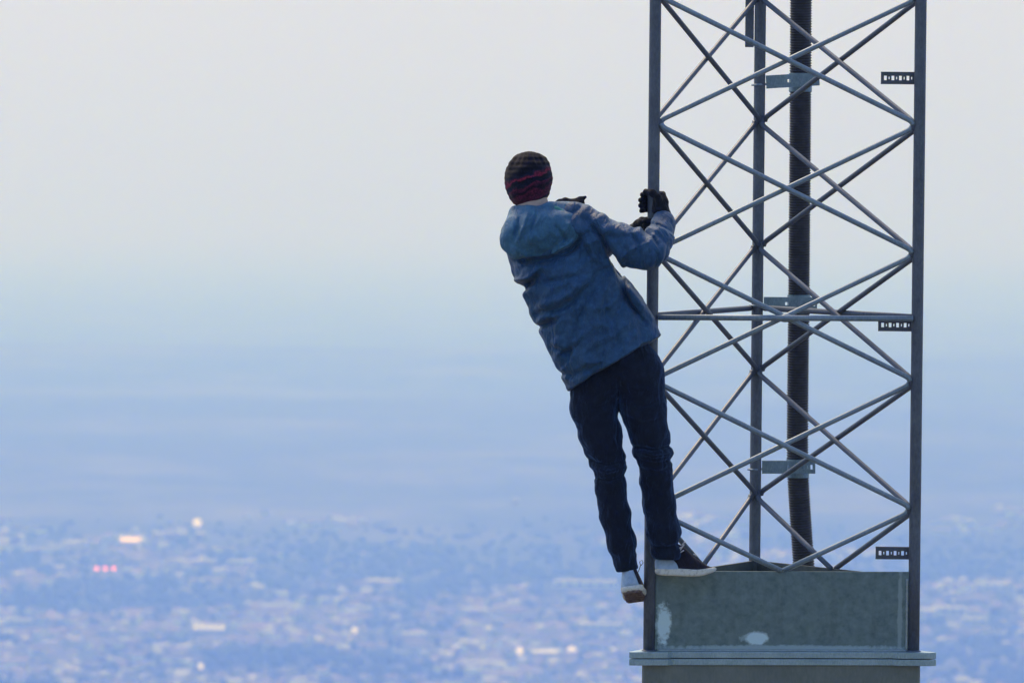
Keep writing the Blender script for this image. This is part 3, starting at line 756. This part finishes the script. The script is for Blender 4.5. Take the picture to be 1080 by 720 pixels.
for pts, sg, am in (
    ([(546, 307), (556, 301), (571, 289)], 4.2, 5.5), ([(540, 296), (556, 294), (566, 284)], 3, -3),
    ([(568, 331), (590, 326), (612, 312), (634, 284)], 4.0, 4.5), ([(566, 322), (590, 316), (612, 299)], 4.5, -3.2),
    ([(566, 345), (580, 341), (600, 330)], 3.5, 2.5),
    ([(618, 232), (634, 252), (650, 281), (654, 292)], 3.6, 6.5), ([(610, 238), (622, 262), (636, 290)], 4.0, -2.5),
    ([(636, 286), (616, 318), (606, 352), (596, 386)], 4.0, 3.0), ([(642, 292), (630, 326), (626, 368)], 4.5, -2.5),
    ([(652, 300), (664, 322), (680, 342)], 3.2, 4.0), ([(660, 300), (674, 320), (688, 336)], 3.5, -2.0),
    ([(640, 330), (652, 356), (654, 378)], 4, 2.4), ([(582, 366), (596, 372), (612, 366)], 4, 2.2),
    ([(584, 392), (606, 396), (640, 380)], 3.5, 1.8), ([(560, 300), (590, 296), (616, 290)], 3.2, 2.0)):
    J = crease(F, J, pts, sg * 0.85, am * 1.75, fr)
for pts, sg, am in (   # sleeve
    ([(628, 246), (648, 252), (664, 250)], 3, 2.0), ([(640, 268), (656, 276), (670, 281)], 3, 2.0),
    ([(664, 246), (672, 258), (676, 276)], 2.6, 3.2), ([(672, 244), (682, 256), (686, 272)], 2.4, -2.2),
    ([(677, 244), (688, 252), (696, 266)], 2.2, 3.0), ([(682, 240), (693, 244), (702, 254)], 2.0, -1.8),
    ([(684, 236), (694, 238), (706, 244)], 1.8, 2.4), ([(650, 256), (660, 266), (664, 280)], 2.6, 2.0), ([(688, 262), (693, 272), (690, 282)], 2.2, 2.6)):
    J = crease(F, J, pts, sg * 0.85, am * 1.35, -12)
J = crease(F, J, [(598, 407), (648, 385), (698, 349)], 1.0, 0.9)                                            # hem stitching
J = crease(F, J, [(598, 410.5), (648, 388.5), (699, 352)], 1.4, -0.8)
J = smax(J, hem, 1.2)
J = crease(F, J, [(536, 262), (554, 276), (578, 275), (602, 265), (618, 246)], 3.8, 9, -40)
# open neck
J = smax(J, -ell(F, (563, 221, -32), (19.5, 13, 24)), 2)
jacket = grow("jacket", F, J, jacket_m.m, person, 1)

# hood lying on the upper back
F = Field((522, 205, -110), (640, 290, -5), 1.1)
H = ell(F, (573, 245, -56), (42, 23, 19), -9)
H = smin(H, ell(F, (550, 248, -52), (19, 24, 18), 10), 9)
H = smin(H, chain(F, [(548, 230, -44, 12), (560, 224, -50, 8.5), (578, 222, -50, 8.5), (598, 223, -42, 11)], 1, 5), 7)
H = H + (noise3(F.x / 20, F.y / 11, F.d / 14, 4) - .5) * 4.5 + (noise3(F.x / 7, F.y / 9, F.d / 9, 9) - .5) * 1.6
for pts, sg, am in (([(548, 228), (546, 242), (541, 258)], 2.4, 2.6), ([(556, 226), (552, 240), (545, 256)], 2.0, -2.8), ([(566, 226), (562, 240), (556, 250)], 2.0, 2.2),
                    ([(571, 224), (566, 236), (560, 246)], 1.8, -2.0), ([(580, 234), (590, 246), (596, 256)], 2.2, 1.8), ([(604, 236), (596, 252), (580, 264)], 2.2, 1.8),
                    ([(541, 262), (556, 272), (580, 270), (604, 254), (612, 244)], 2.2, -1.6)):
    H = crease(F, H, pts, sg, am * 1.4)
H = smax(H, -ell(F, (563, 208, -34), (19, 12.0, 34)), 2)
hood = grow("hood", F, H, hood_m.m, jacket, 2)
# stand-up collar: dark flap and teal lining on the far side of the neck
F = Field((570, 200, -50), (630, 240, -5), 0.7)
C_ = chain(F, [(581, 219.5, -36, 2.6), (590, 214, -30, 3.2), (596, 212.2, -26, 3.15), (604, 213.5, -24, 3.0), (612, 211.0, -24, 3.15), (617, 208.5, -24, 1.6)], 1.6, 2)
C_ = smin(C_, chain(F, [(588, 218, -32, 4), (602, 218, -30, 4.5), (613, 215, -28, 3.5)], 1.4, 2), 3)
grow("collar", F, C_, flat("collar_dark", (0.008, 0.011, 0.02), 0.9, spec=0.1), jacket, 1)
F = Field((572, 210, -66), (606, 236, -40), 0.7)
grow("lining", F, chain(F, [(579, 218, -52, 2.0), (587, 222, -55, 3.0), (594, 225, -57, 2.4)], 0.8, 2), lining_m, jacket, 1)
# small toggle at the left shoulder
F = Field((522, 236, -60), (538, 252, -40), 0.6)
grow("toggle", F, chain(F, [(531, 241, -50, 1.6), (530, 245, -50, 2.0)], 1, 1), dark_cord, jacket, 1)
cyl("drawcord", [W((596 + t * 2.4, 351 - t * 1.2, -36)) for t in range(2)], 0.001, dark_cord, jacket, 6).hide_render = False

# ---- jeans
F = Field((585, 340, -75), (730, 620, 35), 1.25)
Q = chain(F, [(642, 368, -26, 42), (651, 384, -24, 38)], 0.66, 6)
LL = chain(F, [(628, 404, -22, 27), (626, 430, -20, 24), (634, 460, -18, 21.8), (642, 488, -17, 17.0), (643.5, 510, -15, 16.0), (648, 540, -12, 15.8), (654.5, 570, -10, 14.2), (661, 598, -8, 12.0)], 0.95, 5)
RR = chain(F, [(672, 392, -22, 28), (678, 430, -20, 24), (684.5, 458, -18, 20.5), (689, 478, -17, 19), (691, 500, -13, 16.8), (695, 530, -8, 17.0), (699.5, 560, -4, 17.0), (702.5, 582, -1, 15.6)], 0.95, 5)
Q = smin(smin(Q, LL, 6), smin(Q, RR, 6), 1.5)
nz = noise3(F.x / 15, F.y / 10, F.d / 16, 21) - .5; nf = noise3(F.x / 7, F.y / 5, F.d / 8, 22) - .5
kn = np.exp(-((F.y - 482) / 26) ** 2) + np.exp(-((F.y - 575) / 22) ** 2) * 0.9 + np.exp(-((F.y - 412) / 24) ** 2) * 0.5
Q = Q + nz * (1.4 + 2.8 * kn) + nf * (0.8 + 1.8 * kn)
for pts, sg, am in (([(666, 470), (690, 474), (712, 468)], 2.2, 3.0), ([(668, 476), (690, 481), (713, 477)], 2.2, -3.0), ([(670, 484), (690, 488), (712, 484)], 2.0, 2.2),
                    ([(676, 494), (694, 497), (708, 492)], 1.8, 1.6), ([(621, 484), (640, 490), (661, 484)], 2.2, 2.6), ([(622, 492), (640, 497), (661, 492)], 2.0, -2.4),
                    ([(624, 503), (642, 506), (661, 500)], 1.8, 2.0), ([(606, 424), (630, 430), (650, 420)], 2.5, 1.8), ([(656, 420), (678, 428), (700, 420)], 2.5, 1.8),
                    ([(652, 396), (652, 424)], 2.6, 2.6), ([(684, 574), (700, 578), (718, 572)], 1.8, 1.8), ([(660, 438), (676, 446), (700, 440)], 2.4, 1.4)):
    Q = crease(F, Q, pts, sg * .85, am * 1.35, -6)
capL = (F.y - 601) * 0.985 + (F.x - 662) * 0.17 + (F.d + 8) * 0.05; capR = (F.y - 590) * 0.985 + (F.x - 703) * -0.02
Q = np.where(F.x < 679 - (F.y - 590) * 0.0, np.where(F.y > 560, smax(Q, capL, 1.2), Q), np.where(F.y > 560, smax(Q, capR, 1.2), Q))
Q = smax(Q, -(F.y - 352), 1)
jeans = grow("jeans", F, Q, jeans_m.m, person, 2)

# ---- beanie
F = Field((522, 148, -68), (596, 228, 14), 1.0)
B_ = ell(F, (557.5, 188.5, -27), (25.4, 28, 29), -4)
B_ = smin(B_, ell(F, (556.5, 199, -27), (22, 22.5, 27), -4), 5)
B_ = smin(B_, ell(F, (559, 173, -27), (18, 11.5, 20), -4), 4)
up_ = (F.x - 557) * -0.05 + (F.y - 190)
B_ = B_ + 0.22 * np.sin(up_ * 1.15 + (F.x - 557) * 0.05) * (up_ > -26) + (noise3(F.x / 9, F.y / 9, F.d / 9, 31) - .5) * 2.2
for a_b in np.arange(-40, 41, 16):
    B_ = crease(F, B_, [(557 + a_b * 0.18, 160), (557 + a_b * 0.42, 176)], 1.6, 1.0)
brim = (F.x - 557) * -0.12 + (F.y - 221.5) + ((F.x - 557) / 24) ** 2 * 6 + np.where(F.d > -27, 1.5, 0.3) * (F.d + 27)
B_ = smax(B_, brim, 3.0)
bn = Mat("beanie_knit", 0.9, spec=0.2)
sep = bn.nt.nodes.new("ShaderNodeSeparateXYZ"); bn.nt.links.new(bn.noise(30, 3, 0.6), sep.inputs[0]) if False else None
mp = bn.coord(scale=(0.10, 0.10, 1.0))
dist = bn.nt.nodes.new("ShaderNodeTexNoise"); dist.inputs["Scale"].default_value = 22; bn.nt.links.new(bn.tc.outputs["Object"], dist.inputs["Vector"])
sx_ = bn.nt.nodes.new("ShaderNodeSeparateXYZ"); bn.nt.links.new(bn.tc.outputs["Object"], sx_.inputs[0])
def mth(op, a, b=None, c=None):
    n = bn.nt.nodes.new("ShaderNodeMath"); n.operation = op
    for i, v in enumerate((a, b, c)):
        if v is None: continue
        if isinstance(v, (int, float)): n.inputs[i].default_value = v
        else: bn.nt.links.new(v, n.inputs[i])
    return n.outputs[0]
# height on the cap, tilted, with a little waviness: 0 at the brim, 1 at the crown
hgt = mth('MULTIPLY_ADD', sx_.outputs[0], -0.38, sx_.outputs[2])
hgt = mth('MULTIPLY_ADD', dist.outputs["Fac"], 0.050, hgt)
zc0 = float(W(np.array((557.0, 219.0, -50.0)))[2]) - 0.38 * float(W(np.array((557.0, 219.0, -50.0)))[0]) + 0.025
hgt = mth('MULTIPLY', mth('SUBTRACT', hgt, zc0), 1 / 0.215)
navy, dk, mag, mag2, red = (0.010, 0.014, 0.034), (0.005, 0.006, 0.014), (0.12, 0.016, 0.050), (0.070, 0.012, 0.035), (0.26, 0.025, 0.065)
band = bn.ramp(hgt, [(0.0, mag2), (0.06, dk), (0.11, mag), (0.16, mag2), (0.24, mag), (0.29, dk), (0.33, mag2), (0.36, mag), (0.39, navy), (0.48, dk), (0.52, red), (0.56, mag2), (0.59, navy), (0.64, dk), (1.0, dk)])
spk = bn.ramp(bn.noise(150, 3, 0.7), [(0.42, (0.45, 0.45, 0.45)), (0.60, (1.25, 1.25, 1.25))])
bn.color(bn.mix(1.0, band, spk, 'MULTIPLY')); bn.bump(bn.noise(420, 2), 0.8, 0.0015)
bn.b.inputs["Sheen Weight"].default_value = 0.08
grow("beanie", F, B_, bn.m, person, 1)

# ---- gloves, each with palm, four fingers round the pole and a thumb
F = Field((664, 192, -26), (718, 244, 24), 0.62)
G = chain(F, [(697.5, 224, -9, 6.4), (698, 214, -5.5, 6.6), (697.5, 208, -2.5, 5.6)], 1.1, 3)
G = smin(G, chain(F, [(691, 222, -9.5, 4.0), (692.5, 212, -9, 4.2)], 1, 3), 4)
G = smin(G, chain(F, [(698, 223, -9, 8.0), (702, 231, -11, 8.0)], 1, 2), 3)
finger = [((699.0, 204.8), (693, 203.0), (681.0, 203.6), (677.6, 205.6), 3.1), ((700.0, 210.2), (693, 209.4), (679.5, 209.6), (675.8, 211.2), 3.15),
          ((700.0, 215.6), (693, 215.4), (679.4, 215.6), (675.6, 216.8), 3.1), ((699.2, 220.8), (693, 221.2), (679.8, 221.2), (676.6, 222.2), 2.9)]
for (a, b, c, e, r_) in finger:
    G = smin(G, chain(F, [(a[0], a[1], 0, r_ + .3), (a[0] - 1.5, a[1], 8.5, r_), (b[0] - 3, b[1], 11.5, r_), (c[0], c[1], 7.0, r_ - .1), (e[0], e[1], -0.5, r_ - .3)], 1, .6), 0.8)
G = smin(G, chain(F, [(696, 216, -11, 4.4), (693, 208, -12.5, 4.1), (687.5, 203.8, -11.5, 3.9), (681, 202.5, -7.0, 3.3)], 1, 1.5), 2.0)
G = G + (noise3(F.x / 3, F.y / 3, F.d / 3, 41) - .5) * 0.5
grow("glove", F, G, glove_m.m, person, 1)
F = Field((652, 222, -26), (712, 262, 46), 0.62)
G = chain(F, [(661, 248, 24, 6.2), (668, 243, 12, 6.4), (674.5, 238, 2, 6.6), (677.5, 235.5, -3, 6.0)], 1.1, 3)
for k in range(4):
    y0 = 232.8 + k * 4.9; r_ = (2.5, 2.7, 2.7, 2.4)[k]
    G = smin(G, chain(F, [(676.5 - k * 1.2, y0 + 1.4, -3, r_ + .3), (681 - k * .5, y0 + 0.3, -10.2, r_), (690, y0, -11.0, r_), (697.0, y0 + 0.5, -4.0, r_ - .2), (697, y0 + 1, 3.5, r_ - .3)], 1, .6), 0.8)
G = smin(G, chain(F, [(672, 238, 8, 4), (677, 232, 12, 3.4), (684, 231.5, 12, 3.0), (692, 232.5, 9.5, 2.7)], 1, 1.5), 2)
grow("glove", F, G, glove_m.m, person, 1)

# ---- shoes
F = Field((682, 562, -26), (768, 616, 26), 0.8)
prof_x = F.x
zb = 606.6 + 0.9 * np.exp(-((F.x - 728) / 16) ** 2) - 5.2 * np.clip((F.x - 736) / 20, 0, 1) ** 1.6 - 1.2 * np.clip((700 - F.x) / 9, 0, 1)     # underside
hw = np.interp(F.x, [690, 696, 712, 728, 742, 752, 757], [6.5, 9.5, 9.2, 11.5, 12, 9, 3]) 
cx_ = np.interp(F.x, [690, 720, 757], [2.0, 3.5, 1.0])
side = np.abs(F.d - cx_) - hw
endc = np.maximum(690.6 - F.x, F.x - 756.5)
zt = np.interp(F.x, [690, 715, 735, 757], [598.5, 598.8, 600.0, 597.5])
sole = smax(smax(smax(side, F.y - zb, 2.5), zt - F.y, 1.2), endc, 4)
top = np.interp(F.x, [690, 696, 704, 716, 724, 734, 745, 756], [588, 583, 574, 573, 579, 588.5, 595.5, 600.5])
upper = smax(smax(smax(np.abs(F.d - cx_) - (hw - 1.0 - 0.32 * np.clip(600 - F.y, 0, 40) * 0.6), top - F.y, 5), F.y - 601, 1), endc + 1.0, 5)
sh = tag(grow("shoe", F, upper, shoe_dark.m, person, 2))
heel = smax(smax(upper - 0.9, (F.x - (713 + (F.y - 590) * 0.5)), 1), 584 - F.y, 2); heel = smax(heel, ell(F, (701, 601, 2), (15, 14.0, 30)), 1.0)
grow("heel_counter", F, heel, shoe_blue.m, sh, 1)
grow("sole", F, sole, sole_m.m, sh, 2)
for (a, b) in (((711.5, 587), (721.5, 573.5)), ((714, 579), (720, 576)), ((716, 583), (721, 580)), ((719, 574), (722.5, 570.5)), ((731, 584), (734, 586))):
    cyl("lace", [W((a[0], a[1], -7.0)), W(((a[0] + b[0]) / 2 + .6, (a[1] + b[1]) / 2 - .6, -7.6)), W((b[0], b[1], -5))], 0.0023, lace_m, sh, 6)

# left shoe: toe away from us and down against the side of the base, sole turned to the camera
F = Field((646, 592, -36), (696, 642, 60), 0.8)
# axis from heel (664, 612, -14) to toe (675, 628, 42); sole normal points down and towards us
hl, te = np.array((665.5, 611.0, -12.0)), np.array((671.0, 622.0, 44.0))
ax_ = (te - hl) / np.linalg.norm(te - hl); nrm_ = np.array((0.10, 0.93, -0.36)); nrm_ -= ax_ * np.dot(nrm_, ax_); nrm_ /= np.linalg.norm(nrm_); sd_ = np.cross(ax_, nrm_)
LEN = np.linalg.norm(te - hl)
def lc(v): return (F.x - hl[0]) * v[0] + (F.y - hl[1]) * v[1] + (F.d - hl[2]) * v[2]
la, ln_, ls = lc(ax_), lc(nrm_), lc(sd_)
hw = np.interp(la, [-8, -2, 12, 30, 46, 56, 60], [8.0, 12.2, 11.8, 13.0, 13.2, 10.5, 5])
so = smax(smax(smax(np.abs(ls) - hw, ln_ - 13.0 - 0.8 * np.sin(ls * 1.1) * 0.4, 2), 6.5 - ln_, 1.2), np.maximum(-9 - la, la - 59), 4)
upr = smax(smax(smax(np.abs(ls) - (hw - 1.2 - 0.22 * np.clip(6 - ln_, 0, 40)), np.interp(la, [-9, 0, 14, 34, 58], [-12, -16, -15, -3, 3.5]) - ln_, 5), ln_ - 7.5, 1), np.maximum(-8 - la, la - 58), 5)
sh = grow("shoe", F, upr, shoe_dark.m, person, 2)
hc = smax(smax(upr - 0.9, la - 9, 1.5), -14 - ln_, 1); hc = smax(hc, F.x - (667.5 + (F.y - 600) * 0.40), 1)
grow("heel_counter", F, hc, shoe_blue.m, sh, 1)
grow("sole", F, so, sole_m.m, sh, 2)
trd = smax(smax(smax(np.abs(ls) - (hw - 2.2), ln_ - 15.2 + 0.5 * np.sin(la * 1.2), 1), 11 - ln_, 1), np.maximum(-7.4 - la, la - 56), 3)
grow("tread", F, trd, tread_m.m, sh, 1)
lp_ = [(673, 603, -2), (675.5, 596, -3), (674.5, 592, -4), (677, 590, -4), (678.2, 593, -4), (676, 596, -3)]
cyl("lace", [W(p) for p in lp_], 0.0014, dark_cord, sh, 6)
